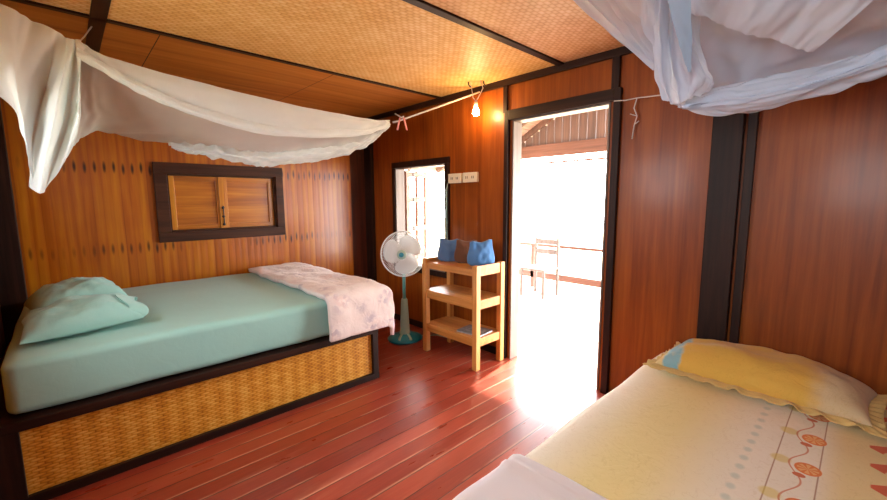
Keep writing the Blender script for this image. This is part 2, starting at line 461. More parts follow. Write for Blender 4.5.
# wall behind the bed heads / camera, with its two openings to the outside
b = MB()
wins = [(-3.7, -3.05, 1.4, 1.95), (-1.6, -.9, 1.45, 2.05)]
b.box((HW-T, RW-T, 0), (HW, wins[0][0], CZ)).box((HW-T, wins[0][1], 0), (HW, wins[1][0], CZ)).box((HW-T, wins[1][1], 0), (HW, LW+T, CZ))
for y0, y1, z0, z1 in wins: b.box((HW-T, y0, 0), (HW, y1, z0)).box((HW-T, y0, z1), (HW, y1, CZ))
o = b.build('wall_front', M['back']); struct(o, 'brown plywood wall at the head of the green bed', 'wall')
o = MB().box((HW-T, RW-T, 0), (T, RW, CZ)).build('wall_right', M['back']); struct(o, 'brown plywood wall beyond the yellow bed', 'wall')
# ceiling: slab, then the panels and battens seen from below
ce = MB().box((HW-T, RW-T, CZ+.012), (T, LW+T, CZ+.08)).build('ceiling', M['darkx']); struct(ce, 'ceiling of woven bamboo panels between dark battens', 'ceiling')
MB().box((-2.7, -1.62, CZ), (0, -.24, CZ+.02)).build('woven_panel', M['weave_c'], ce)
MB().box((HW, -1.62, CZ), (-2.71, -.24, CZ+.02)).build('woven_panel', M['weave_c'], ce)
MB().box((HW, RW, CZ), (0, -1.63, CZ+.02)).build('woven_panel', M['weave_r'], ce)['label'] = 'redder woven bamboo panel'
MB().box((HW, -.23, CZ), (0, LW, CZ+.02)).build('plywood_panel', M['ply'], ce)
MB().box((HW, -.262, CZ-.012), (0, -.222, CZ+.01), .004).build('ceiling_batten', M['darkx'], ce)
MB().box((HW, -1.655, CZ-.014), (0, -1.6, CZ+.01), .004).build('ceiling_batten', M['darkx'], ce)
MB().box((-2.735, -1.6, CZ-.012), (-2.66, LW, CZ+.01), .004).build('ceiling_batten', M['darky'], ce)
MB().box((HW, -3.05, CZ-.014), (0, -3.0, CZ+.01), .004).build('ceiling_batten', M['darkx'], ce)
# trims
def trim(name, lo, hi, m, label, bev=.004):
    o = MB().box(lo, hi, bev).build(name, m); return struct(o, label, 'trim')
trim('trim_1', (-.03, RW, 2.49), (0, LW, CZ), M['darky'], 'dark batten along the top of the doorway wall')
trim('trim_2', (-.045, 1.04, 0), (0, LW, 2.49), M['dark'], 'black corner post beside the small bright window')
trim('trim_3', (-.022, -1.105, 2.26), (0, -1.06, 2.49), M['dark'], 'short dark upright above the left side of the doorway')
trim('trim_4', (-.03, -2.09, 2.26), (0, -2.035, 2.49), M['dark'], 'short dark upright above the right side of the doorway')
trim('trim_5', (HW, LW-.1, 0), (-3.215, LW, CZ), M['dark'], 'dark post at the corner by the green pillows')
b = MB().box((-.06, -2.835, 0), (0, -2.68, 2.49), .006).box((-.035, -2.895, 0), (0, -2.85, 2.49), .004)
struct(b.build('trim_6', M['dark']), 'wide dark post on the wall behind the yellow pillow', 'trim')
trim('baseboard_back', (-.018, -1.1, 0), (0, 1.04, .07), M['darky'], 'dark skirting under the small window')
# window_1: shuttered window over the bed
w = thing('window_1', (-1.72, LW, 1.2), 'small closed shuttered window in dark frame above green bed', 'window', None, 'structure')
b = MB()
fx0, fx1, fz0, fz1 = -2.316, -1.128, 1.113, 1.862
b.box((fx0, LW-.03, sz1-.005), (fx1, LW, fz1), .004).box((fx0, LW-.03, fz0), (fx1, LW, sz0+.005), .004)
b.box((fx0, LW-.03, sz0+.005), (sx0+.005, LW, sz1-.005), .004).box((sx1-.005, LW-.03, sz0+.005), (fx1, LW, sz1-.005), .004)
b.box((sx0, LW, sz0), (sx0+.02, LW+.07, sz1)).box((sx1-.02, LW, sz0), (sx1, LW+.07, sz1)).box((sx0, LW, sz1-.02), (sx1, LW+.07, sz1)).box((sx0, LW, sz0), (sx1, LW+.07, sz0+.02))
b.build('window_frame', M['frame'], w)
for x0, x1 in ((sx0+.02, -1.745), (-1.74, sx1-.02)):
    b = MB().box((x0, LW+.055, sz0+.02), (x1, LW+.085, sz1-.02))
    sh = b.build('shutter', M['leftb'], w)
    b = MB(); z0, z1 = sz0+.022, sz1-.022
    b.box((x0, LW+.04, z1-.045), (x1, LW+.056, z1), .003).box((x0, LW+.04, z0), (x1, LW+.056, z0+.045), .003)
    b.build('shutter_rail', M['leftb'], sh)
    b = MB().box((x0, LW+.038, z0), (x0+.05, LW+.056, z1), .003).box((x1-.05, LW+.038, z0), (x1, LW+.056, z1), .003)
    b.build('shutter_stile', M['leftend'], sh)
MB().box((-1.775, LW+.02, z0), (-1.712, LW+.04, z1), .003).build('meeting_strip', M['leftend'], w)
b = MB(); 
for zz in (1.26, 1.34, 1.43): b.lathe([(0, 0), (.014, 0), (.012, .014), (0, .018)], (-1.744, LW+.02, zz), (0, -1, 0), 10)
b.tube([(-1.744, LW+.008, 1.25), (-1.744, LW+.008, 1.45)], .006)
b.build('bolt', M['black'], w)
# window_2: open window in the back wall
w = thing('window_2', (0, .12, wz0), 'bright open window behind the white fan', 'window', None, 'structure')
b = MB()
b.box((-.03, wy0-.06, wz1), (-.001, wy1+.06, wz1+.065), .004).box((-.03, wy0-.06, wz0-.06), (-.001, wy1+.06, wz0), .004)
b.box((-.03, wy0-.055, wz0), (-.001, wy0, wz1), .004).box((-.03, wy1, wz0), (-.001, wy1+.055, wz1), .004)
b.build('window_frame', M['dark'], w)
for lo, hi in (((-.02, wy1-.014, wz0), (.11, wy1, wz1-.014)), ((-.02, wy0, wz0), (.11, wy0+.014, wz1-.014)), ((-.02, wy0, wz1-.014), (.11, wy1, wz1)), ((-.02, wy0+.014, wz0), (.13, wy1-.014, wz0+.014))):
    MB().box(lo, hi, .003).build('window_lining', M['lining'], w)
# its leaf swung out on the left jamb: stiles, bars and pale boards
def leaf(base, length, ang, m, nm='window_leaf'):
    d = Vector((math.cos(ang), math.sin(ang), 0)); b = MB()
    h0, h1 = wz0+.02, wz1-.02; P = Vector((base[0], base[1], 0))
    def up(s, wdt): b.bar(P+d*s+Vector((0, 0, h0)), P+d*s+Vector((0, 0, h1)), .035, wdt, up=tuple(d))
    for s in (.03, length-.03): up(s, .06)
    up(length*.5, .03)
    for z in (h0+.04, h0+.4, h0+.76, h1-.04): b.bar(P+d*.03+Vector((0, 0, z)), P+d*(length-.03)+Vector((0, 0, z)), .03, .06)
    o = b.build(nm, m, w); return o
leaf((.125, wy1-.01), .44, math.radians(12), M['verandax'])
leaf((.125, wy0+.01), .44, math.radians(-62), M['verandax'])
# door frame
d = thing('door_1', (0, -1.6, 0), 'open doorway in dark frame looking out to a bright veranda', 'door', None, 'structure')
b = MB().box((-.035, dy1+.03, 0), (.02, dy1+.075, dz+.085), .004)
b.build('door_jamb', M['dark'], d)
b = MB().box((-.035, dy0-.08, 0), (.02, dy0-.03, dz+.085), .004)
b.build('door_jamb', M['dark'], d)
MB().box((-.035, dy0-.03, dz), (.02, dy1+.03, dz+.085), .004).build('door_head', M['darky'], d)
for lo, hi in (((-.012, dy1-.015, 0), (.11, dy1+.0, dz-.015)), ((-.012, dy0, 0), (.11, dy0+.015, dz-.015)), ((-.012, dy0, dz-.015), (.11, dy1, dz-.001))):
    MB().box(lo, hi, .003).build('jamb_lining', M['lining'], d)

# ------------------------------------------------------------------ veranda outside
o = MB().box((T, -3.6, -.08), (3.2, 3.2, -.02)).build('veranda_floor', M['verandax']); struct(o, 'sunlit plank floor of the veranda', 'floor')
gy, gz = -.75, 3.45      # ridge of the veranda roof
sl = .54
g = thing('veranda_roof', (3.0, gy, 2.2), 'veranda gable roof with brown boards seen through the doorway', 'roof', None, 'structure')
b = MB()
y = gy-2.4
while y < gy+2.4:
    zt = gz-abs(y+.07-gy)*sl-.08
    if zt > 2.42: b.box((3.0, y+.004, 2.3), (3.025, y+.136, zt))
    y += .142
b.build('gable_boards', M['veranda'], g)
MB().box((2.96, gy-2.5, 2.2), (3.04, gy+2.5, 2.40), .004).build('tie_beam', M['rail'], g)
for sgn in (1, -1):
    n = 'rafter'
    for x in (.55, 1.2, 1.85, 2.5, 2.97):
        MB().bar((x, gy, gz-.05), (x, gy+sgn*2.6, gz-.05-2.6*sl), .05, .09).build(n, M['veranda'], g)
    b = MB()
    q = [(T, gy, gz), (3.3, gy, gz), (3.3, gy+sgn*2.7, gz-2.7*sl), (T, gy+sgn*2.7, gz-2.7*sl)]
    lo = [b.b.verts.new(v) for v in q]; hi = [b.b.verts.new((v[0], v[1], v[2]+.03)) for v in q]
    b.b.faces.new(lo); b.b.faces.new(hi[::-1])
    for i in range(4): b.b.faces.new((lo[i], lo[(i+1) % 4], hi[(i+1) % 4], hi[i]))
    b.build('roof_sheet', M['verandax'], g)
    for k in range(4):
        yy = gy+sgn*(.5+.6*k); MB().box((T, yy-.025, gz-(.5+.6*k)*sl-.045), (3.2, yy+.025, gz-(.5+.6*k)*sl-.01)).build('purlin', M['verandax'], g)
MB().tube([(3.0, .42, 2.1), (3.0, -3.2, 2.1)], .016).build('pole', M['rail'], g)
for yy in (2.0, -3.2): MB().box((2.95, yy-.05, -.02), (3.05, yy+.05, 2.25)).build('post', M['veranda'], g)
r = thing('veranda_railing', (2.9, 0, 0), 'reddish wooden railing at the far side of the veranda', 'railing')
MB().box((2.87, -3.2, .70), (2.95, 2.0, .745), .004).build('top_rail', M['rail'], r)
MB().box((2.88, -3.2, .15), (2.94, 2.0, .26), .004).build('bottom_rail', M['rail'], r)
for yy in (-3.1, -2.2, -1.3, .55, 1.5): MB().box((2.88, yy-.03, -.02), (2.94, yy+.03, .72)).build('baluster_post', M['rail'], r)
c = thing('wooden_chair', (2.45, .3, -.02), 'dark wooden chair out on the veranda seen through doorway', 'chair')
cx, cy = 2.45, .12
for (dx, dy, h) in ((-.2, -.2, .42), (-.2, .2, .42), (.2, -.2, .88), (.2, .2, .88)):
    MB().box((cx+dx-.018, cy+dy-.018, -.02), (cx+dx+.018, cy+dy+.018, h), .003).build('leg', M['chair'], c)
MB().box((cx-.22, cy-.22, .40), (cx+.22, cy+.22, .43), .005).build('seat', M['chair'], c)
MB().box((cx+.185, cy-.2, .62), (cx+.21, cy+.2, .70), .003).box((cx+.185, cy-.2, .78), (cx+.21, cy+.2, .86), .003).build('backrest', M['chair'], c)
o = MB().box((-14, -14, -1.3), (40, 40, -1.2)).build('ground', plain('dry ground', 'b8a888', .9, .2, 1)); struct(o, 'bright ground outside the house', 'ground')

# ------------------------------------------------------------------ green bed
PX0, PX1, PY = -3.24, -1.12, -.61
p = thing('bed_platform', (-2.2, .3, 0), 'raised bed base with golden woven bamboo front under green mattress', 'bed base')
MB().box((PX0+.02, PY, .05), (PX1-.04, PY+.02, .40)).build('woven_panel', M['weave_p'], p)
MB().box((HW+.01, PY-.03, .395), (PX1, PY+.05, .445), .005).build('top_rail', M['darkx'], p)
MB().box((PX0, PY-.03, 0), (PX1, PY+.04, .05), .005).build('bottom_rail', M['darkx'], p)
MB().box((PX1-.055, PY-.028, 0), (PX1-.002, PY+.045, .396), .004).build('corner_post', M['dark'], p)
MB().box((HW+.01, PY-.028, 0), (PX0+.045, PY+.045, .396), .004).build('corner_post', M['dark'], p)
MB().box((HW+.02, PY+.052, .41), (PX1, LW-.12, .435)).build('deck', M['darkx'], p)
MB().box((PX1-.03, PY+.045, .0), (PX1-.01, LW-.1, .41)).build('end_panel', M['dark'], p)

def soft_box(lo, hi, r, n, amp, seed, fr=3.0, crown=.0, sag=None):
    """a mattress-like block: rounded box surface with gentle undulation"""
    lo, hi = Vector(lo), Vector(hi); c = (lo+hi)/2; h = (hi-lo)/2
    bm = bmesh.new(); bmesh.ops.create_cube(bm, size=2)
    bmesh.ops.subdivide_edges(bm, edges=bm.edges[:], cuts=n, use_grid_fill=True)
    for v in bm.verts:
        # spread the grid so that the rim gets more lines
        q = Vector([math.copysign(abs(a)**.6, a) if abs(a) < .999 else a for a in v.co])
        pnt = Vector((q.x*h.x, q.y*h.y, q.z*h.z))
        inner = Vector([max(-(h[i]-r), min(h[i]-r, pnt[i])) for i in range(3)])
        dlt = pnt-inner
        if dlt.length > 1e-9: pnt = inner+dlt.normalized()*min(r, dlt.length*1.0) if sum(1 for i in range(3) if abs(dlt[i]) > 1e-9) > 1 else inner+dlt
        w = c+pnt
        nn = (pnt-inner)
        nn = nn.normalized() if nn.length > 1e-9 else Vector((0, 0, 1))
        w = w+nn*(noise.noise(Vector((w.x*fr, w.y*fr, w.z*fr*1.5+seed)))*amp)
        if crown and pnt.z > 0: w.z += crown*(1-q.x**2)*(1-q.y**2)
        v.co = w
    mb = MB(); mb.b.free(); mb.b = bm; return mb
o = soft_box((-3.235, -.6, .456), (-1.14, LW-.035, .735), .045, 40, .008, 3, 2.5, .012).build('mattress', M['teal'], None, True)
tag(o, 'thick mattress in plain pale green sheet on bamboo bed base', 'mattress')

def pillow(center, w, d, h, rot, name, mat, seed, parent=None, dent=.0, tilt=(0, 0), n=40, pinch=.06, wr=.015):
    """w along local x, d along local y; zrot = rot, tilt about x,y"""
    R = Matrix.Rotation(rot, 3, 'Z') @ Matrix.Rotation(tilt[0], 3, 'X') @ Matrix.Rotation(tilt[1], 3, 'Y')
    C = Vector(center); mb = MB()
    for sgn in (1, -1):
        P = []
        for i in range(n+1):
            row = []
            u = -math.cos(PI*i/n)
            for j in range(n+1):
                v = -math.cos(PI*j/n)
                e = max(0, (1-abs(u)**2.4))*max(0, (1-abs(v)**2.4))
                z = h*.86*e**.42
                px = u*w/2*(1-pinch*(1-v*v)*abs(u)**3)
                py = v*d/2*(1-pinch*(1-u*u)*abs(v)**3)
                wz = noise.noise(Vector((u*2.2+seed, v*2.6, seed*1.7)))*wr*1.6+noise.noise(Vector((u*6+seed, v*7, seed)))*wr*.7
                rad = math.atan2(v, u)
                wz += math.sin(rad*17+seed)*wr*.5*(max(abs(u), abs(v))**4)*(1 if e > 0 else 0)
                z = z+wz*min(1, e*3)
                if sgn < 0: z = -z*.3
                z -= h*.24
                row.append(C+R @ Vector((px, py, z)))
            P.append(row)
        mb.grid(P)
    return mb.build(name, mat, parent, True, weld=.0006)
pt = thing('pillow', (-2.98, .62, .74), 'green pillow lying behind the other, nearest the spotted wall', 'pillow', 'pillows on the green bed')
pillow((-2.925, .33, .853), .48, .42, .19, math.radians(10), 'cushion_body', M['teal'], 4.0, pt, tilt=(.05, -.04))
pt = thing('pillow', (-2.88, .1, .74), 'green pillow in front, its open pillowcase end showing', 'pillow', 'pillows on the green bed')
pb = pillow((-2.915, -.17, .83), .53, .46, .15, math.radians(2), 'cushion_body', M['teal'], 9.0, pt, tilt=(.04, -.06))
# open end of the pillowcase: a loose flap around the pillow's right end
def flap():
    R = Matrix.Rotation(math.radians(2), 3, 'Z'); C = Vector((-2.93, -.17, .83)); mb = MB(); P = []
    for i in range(13):
        a = i/12; row = []
        for j in range(25):
            t = 2*PI*j/24
            xx = .195+.095*a
            yy = math.cos(t)*(.205+.025*a); zz = math.sin(t)*(.088-.03*a if math.sin(t) > 0 else .05-.012*a)+.004*math.sin(5*t+3*a)-.006-.014*a
            row.append(C+R @ Vector((xx+.02*math.sin(3*t), yy, zz)))
        P.append(row)
    mb.grid(P); return mb.build('pillowcase_opening', M['teal'], pt, True, .004)
flap()

# folded blanket over the foot of the bed
def drape(name, mat, x0, L, y0, W, ex, ey, top, r, nx, ny, thick, amp, seed, puff=0):
    """sheet starting at x0 running +x for L and from y0 towards -y for W; edges of the support at x=ex and y=ey"""
    P = []
    for i in range(nx+1):
        row = []
        for j in range(ny+1):
            a, c = i/nx, j/ny
            x, y = x0+L*a, y0-W*c
            x += .025*noise.noise(Vector((c*3, 1.5, seed)))
            dx, dy = max(0, x-ex), max(0, ey-y)
            dd = math.hypot(dx, dy)
            n = noise.noise(Vector((x*5, y*5, seed)))*amp+noise.noise(Vector((x*13, y*13, seed)))*amp*.4
            e = min(a, 1-a)*L; e2 = min(c, 1-c)*W
            pf = puff*min(1, e/.06)*min(1, e2/.06)
            if dd < 1e-9: pnt = Vector((x, y, top+n+pf))
            else:
                ux, uy = dx/dd, -dy/dd
                th = min(dd/r, PI/2)
                ho = r*math.sin(th)+(n+pf)*(math.sin(th)); dn = r*(1-math.cos(th))+max(0, dd-r*PI/2)
                flare = max(0, dd-r*PI/2)*.1
                pnt = Vector((min(x, ex)+ux*(ho+flare), max(y, ey)+uy*(ho+flare), top-dn+(n+pf)*math.cos(th)))
            row.append(pnt)
        P.append(row)
    mb = MB(); mb.grid(P); return mb.build(name, mat, None, True, thick)
o = drape('folded_blanket', M['blanket'], -1.585, .80, 1.1, 2.06, -1.075, -.60, .775, .075, 44, 100, .035, .018, 2.2, .012)
tag(o, 'white blanket with grey flowers folded over the foot of the green bed', 'blanket')

# ------------------------------------------------------------------ yellow bed
BY = -2.47
p = thing('bed_platform', (-1.05, -3.4, 0), 'low dark base beneath the yellow sheeted mattress', 'bed base')
MB().box((-2.08, -4.32, .03), (-.05, BY-.05, .22), .006).build('base_box', M['darkx'], p)
for x in (-2.0, -.15):
    for y in (BY-.12, -4.24): MB().box((x-.04, y-.04, 0), (x+.04, y+.04, .03)).build('foot', M['dark'], p)
o = soft_box((-2.1, -4.34, .232), (-.02, BY, .475), .06, 40, .009, 8, 2.4, .02).build('mattress', M['yellow'], None, True)
tag(o, 'mattress in pale yellow sheet printed with orange slices', 'mattress')
o = drape('folded_sheet', M['ywhite'], -2.32, .62, BY+.14, 2.0, 9, -9, .0, .06, 10, 10, .006, .0, 1)
bpy.data.objects.remove(o)
def foot_sheet():
    P = []; nx, ny = 46, 90
    for i in range(nx+1):
        row = []
        for j in range(ny+1):
            a, c = i/nx, j/ny
            s = .80*a-.02; x = -1.72-s; y = BY+.13-1.98*c
            y_ = y; dx, dy = max(0, -2.06-x), max(0, y-(BY-.04))
            dd = math.hypot(dx, dy); r = .06
            top = .487+.012*noise.noise(Vector((x*4, y*4, 3)))+.004*noise.noise(Vector((x*11, y*3, 7)))+.02*(1-((y+3.4)/.95)**2 if abs(y+3.4) < .95 else 0)*max(0, 1-((x+1.06)/1.04)**2)
            # the doubled hem: two soft ridges
            for k, hh in ((.0, .012), (.045, .010)):
                top += hh*math.exp(-((s-k-.01*noise.noise(Vector((y*3, k, 2))))/.011)**2)
            if dd < 1e-9: pnt = Vector((x, y, top))
            else:
                th = min(dd/r, PI/2); ho = r*math.sin(th); dn = r*(1-math.cos(th))+max(0, dd-r*PI/2)
                pnt = Vector((max(x, -2.06)-dx/dd*ho, min(y, BY-.04)+dy/dd*ho, top-dn))
            row.append(pnt)
        P.append(row)
    mb = MB(); mb.grid(P); return mb.build('folded_sheet', M['ywhite'], None, True, .006)
tag(foot_sheet(), 'plain white sheet spread over the foot of the yellow bed', 'sheet')

def ruffled(center, w, d, h, rot, seed, label):
    t = thing('pillow', (center[0], center[1], .48), label, 'pillow', 'pillows on the yellow bed')
    pb = pillow(center, w, d, h, rot, 'cushion_body', M['ypillow'], seed, t, tilt=(0, .0), pinch=.05, wr=.012)
    R = Matrix.Rotation(rot, 3, 'Z'); C = Vector(center); P = [[], [], [], []]
    N = 360
    for k in range(N+1):
        t_ = 4*k/N % 4; s = int(t_) % 4; f = t_-int(t_)
        cs = [(-1, -1), (1, -1), (1, 1), (-1, 1)]; a, b_ = cs[s], cs[(s+1) % 4]
        u, v = a[0]+(b_[0]-a[0])*f, a[1]+(b_[1]-a[1])*f
        l = math.hypot(u, v)
        for i, e in enumerate((-.01, .012, .03, .05)):
            wv = .02*i/3*(math.sin(k*.62+seed)+.8*noise.noise(Vector((k*.21, seed, 0))))
            px = u*w/2*(1-.05*(1-v*v)*abs(u)**3)+u*e/ (1.0); py = v*d/2*(1-.05*(1-u*u)*abs(v)**3)+v*e
            P[i].append(C+R @ Vector((px, py, max(-.014, wv-.006*i)-h*.24)))
    mb = MB(); mb.grid(P); mb.build('ruffle', M['ruffle'], t, True, .003, weld=.0005)
    return t
ruffled((-.29, -3.03, .572), .42, .88, .17, math.radians(-3), 3.3, 'yellow ruffled pillow with a pale blue patch at its left end')
ruffled((-.275, -4.03, .575), .38, .84, .16, math.radians(-2), 6.1, 'yellow ruffled pillow at the far right edge, only its corner showing')

# ------------------------------------------------------------------ mosquito nets
def sheet(name, mat, ax, rows, nu, nv, wr, seed, parent, fr=(3, 12), damp=None):
    ctrl = [[at(a, b_, ax, c_) for a, b_, c_ in r] for r in rows]
    mb = MB(); mb.grid(loft(ctrl, nu, nv, wr, seed, fr, damp)); return mb.build(name, mat, parent, True)
nl = thing('mosquito_net', (-2.8, -.4, 2.33), 'white mosquito net bundled up over the green bed', 'mosquito net')
# the canopy's underside, sagging back from the front edge
sheet('net_canopy', M['net'], 1, [
    [(74, 42, -.42), (113, 59, -.4), (202, 84, -.37), (300, 107, -.33), (372, 120, -.3), (389, 122, -.3)],
    [(74, 75, -.3), (110, 92, -.2), (202, 112, -.12), (300, 128, -.15), (368, 126, -.26), (388, 123, -.3)],
    [(74, 112, -.1), (112, 118, .02), (202, 138, .12), (300, 148, .02), (364, 138, -.2), (388, 124, -.29)],
    [(72, 146, .05), (96, 132, .2), (150, 141, .3), (262, 160, .26), (345, 153, -.02), (388, 126, -.28)]], 40, 90, .02, 1, nl)
# the thicker front flounce
sheet('net_flounce', M['net_d'], 1, [
    [(76, 40, -.44), (113, 58, -.42), (202, 83, -.39), (300, 106, -.35), (370, 119, -.32), (390, 120, -.3)],
    [(76, 48, -.45), (120, 72, -.43), (190, 96, -.4), (290, 122, -.37), (368, 123, -.33), (390, 123, -.3)],
    [(76, 56, -.42), (126, 84, -.38), (178, 108, -.36), (262, 132, -.32), (350, 136, -.3), (390, 126, -.29)]], 24, 90, .018, 4, nl, (2, 9))
sheet('net_hem', M['net_d'], 1, [
    [(77, 47, -.47), (122, 73, -.45), (185, 102, -.42), (276, 126, -.38), (362, 129, -.34), (390, 124, -.31)],
    [(77, 51, -.49), (124, 79, -.47), (181, 107, -.44), (270, 130, -.4), (357, 133, -.35), (390, 125, -.31)],
    [(76, 57, -.46), (126, 86, -.43), (178, 110, -.41), (263, 134, -.37), (351, 137, -.33), (390, 127, -.3)]], 14, 90, .012, 24, nl, (2, 14))
# the rolled wrinkled side along the back
sheet('net_roll', M['net_d'], 1, [
    [(168, 142, .22), (215, 146, .2), (262, 152, .15), (310, 146, .05), (355, 138, -.12), (388, 124, -.28)],
    [(172, 147, .14), (215, 153, .1), (262, 158, .06), (310, 154, -.03), (356, 146, -.17), (389, 126, -.29)],
    [(178, 151, .18), (222, 159, .15), (262, 166, .12), (310, 162, .03), (357, 151, -.13), (389, 127, -.28)]], 24, 100, .03, 9, nl, (5, 22))
# the loose bunch hanging at the head end
sheet('net_drape', M['net_d'], 1, [
    [(-90, -45, -.72), (-90, 0, -.75), (-90, 45, -.72), (-90, 70, -.68)],
    [(0, 4, -.58), (0, 40, -.62), (0, 72, -.6), (0, 97, -.56)],
    [(34, 20, -.5), (24, 70, -.58), (22, 112, -.6), (27, 148, -.54)],
    [(58, 32, -.46), (46, 86, -.38), (33, 140, -.36), (28, 184, -.42)],
    [(70, 39, -.45), (58, 95, -.56), (47, 150, -.58), (39, 193, -.5)],
    [(78, 43, -.44), (72, 92, -.38), (64, 138, -.36), (46, 189, -.45)],
    [(79, 46, -.43), (79, 88, -.54), (78, 122, -.52), (66, 160, -.48)],
    [(78, 50, -.38), (80, 92, -.3), (77, 128, -.26), (66, 158, -.38)]], 110, 50, .02, 6, nl, (9, 2))
b = MB(); k = at(77, 44, 1, -.44)
b.tube([k+Vector((.0, 0, .02)), k+Vector((.01, .0, -.02)), k+Vector((.012, 0, -.06))], [.016, .022, .012], 8).build('knot', M['rope'], nl, True)
b = MB().tube([k, k+Vector((.04, .2, .1)), (k.x+.09, -.1, CZ-.01)], .004, 6); b.build('hanging_cord', M['rope'], nl, True)

# cord from the net to the doorway wall, and its ribbon
E_ = at(389, 122, 1, -.3)
cw = thing('tie_cord', E_, 'white cord tying the bed net to the wall beside the light bulb', 'cord')
W_ = Vector((-.04, -.80, 2.49))
MB().tube([E_+Vector((.03, -.015, .0)), E_+Vector((.07, -.035, .01)), (E_+W_)/2+Vector((0, 0, -.012)), W_], .008, 8).build('cord', M['rope'], cw, True)
q = E_.lerp(W_, .14)
MB().tube([q+Vector((.0, .10, .05)), q, q+Vector((-.02, -.05, -.0))], .007, 6).build('cord_tail', M['rope'], cw, True)
b = MB()
for s in (-1, 1):
    P = [[q+Vector((.012*s+s*.02*a+dx*.012*(-.69), -.012*s-s*.018*a+dx*.012*.7*0, -.11*a)) for dx in (-1, 1)] for a in (0, .3, .6, 1)]
    b.grid(P)
b.build('ribbon', M['pink'], cw, True, .006)['label'] = 'pink ribbon'

nr = thing('mosquito_net', (-1.0, -2.6, 2.4), 'bluish white mosquito net looped up over the yellow bed', 'mosquito net')
sheet('net_side', M['net_c'], 0, [
    [(490, -70, -1.35), (560, -75, -1.4), (660, -80, -1.5)],
    [(573, 0, -1.12), (610, -3, -1.18), (655, -5, -1.3)],
    [(612, 33, -1.0), (634, 28, -1.05), (656, 20, -1.18)],
    [(655, 69, -.9), (660, 62, -.94), (664, 50, -1.02)]], 40, 40, .03, 2, nr, (2, 10))
sheet('net_tail', M['net_dc'], 0, [
    [(648, -70, -1.45), (651, 0, -1.2), (652, 40, -1.02), (655, 74, -.95), (662, 97, -.92)],
    [(662, -70, -1.4), (660, 5, -1.26), (660, 48, -1.12), (664, 84, -1.02), (670, 104, -.95)],
    [(674, -70, -1.42), (668, 5, -1.18), (670, 50, -1.0), (676, 84, -.92), (680, 103, -.9)],
    [(690, -70, -1.45), (676, 10, -1.28), (682, 52, -1.14), (690, 80, -1.02), (688, 99, -.95)],
    [(705, -70, -1.4), (688, 14, -1.22), (694, 56, -1.06), (708, 80, -.96), (696, 96, -.92)],
    [(722, -70, -1.4), (700, 22, -1.16), (706, 62, -.98), (714, 84, -.9), (708, 92, -.88)]], 60, 60, .018, 3, nr, (10, 3))
sheet('net_canopy', M['net_c'], 0, [
    [(652, -80, -1.5), (655, 0, -1.1), (668, 60, -.86), (672, 104, -.78)],
    [(690, -80, -1.55), (690, 10, -1.15), (700, 70, -.82), (700, 112, -.7)],
    [(740, -85, -1.6), (735, 10, -1.2), (735, 70, -.86), (728, 114, -.68)],
    [(800, -90, -1.65), (785, 0, -1.25), (775, 60, -.92), (770, 107, -.72)],
    [(870, -95, -1.7), (850, -10, -1.3), (838, 45, -1.0), (828, 90, -.8)],
    [(960, -100, -1.75), (930, -25, -1.4), (910, 25, -1.1), (892, 68, -.9)],
    [(1080, -110, -1.8), (1040, -50, -1.5), (1005, 0, -1.25), (970, 38, -1.0)]], 80, 50, .03, 7, nr, (6, 5))
sheet('net_overlap', M['net_dc'], 0, [
    [(650, -80, -1.62), (730, -90, -1.7), (830, -100, -1.75), (960, -110, -1.85)],
    [(660, -30, -1.45), (735, -35, -1.5), (830, -45, -1.55), (940, -60, -1.65)],
    [(668, 3, -1.3), (712, 22, -1.25), (765, 38, -1.2), (812, 53, -1.15)]], 40, 70, .02, 11, nr, (4, 9))
sheet('net_roll', M['net_dc'], 0, [
    [(688, 98, -.78), (735, 84, -.84), (790, 74, -.9), (850, 58, -.98), (910, 40, -1.06), (980, 15, -1.15)],
    [(684, 106, -.9), (730, 100, -.92), (785, 90, -.98), (845, 73, -1.04), (905, 52, -1.1), (975, 27, -1.2)],
    [(676, 104, -.82), (722, 115, -.8), (776, 106, -.84), (836, 89, -.92), (898, 67, -1.0), (970, 38, -1.1)]], 40, 100, .03, 13, nr, (16, 4))
sheet('blue_strip', M['net_blue'], 0, [
    [(664, -20, -1.5), (671, 14, -1.4), (679, 44, -1.28), (688, 72, -1.16)],
    [(690, -20, -1.5), (691, 14, -1.4), (692, 44, -1.28), (691, 72, -1.16)]], 12, 20, .004, 2, nr)['label'] = 'pale blue cloth strip inside the net'
# string from the right net to the door frame with a loose dangling end
s = thing('string', (-.02, -2.3, 2.19), 'thin pale string on the wall right of the doorway', 'string')
a, b_ = at(614, 101, 0, -.035), at(637, 98, 0, -.03)
MB().tube([a, (a+b_)/2+Vector((0, 0, -.006)), b_, at(662, 95, 0, -.35)], .004, 6).build('line', M['rope'], s, True)
MB().tube([b_, at(634, 108, 0, -.03), at(637, 116, 0, -.03), at(634, 126, 0, -.03), at(632, 139, 0, -.03)], .004, 6).tube([at(637, 116, 0, -.03), at(630, 114, 0, -.03)], .003, 6).tube([at(635, 124, 0, -.03), at(639, 121, 0, -.03)], .003, 6).build('loose_end', M['rope'], s, True)

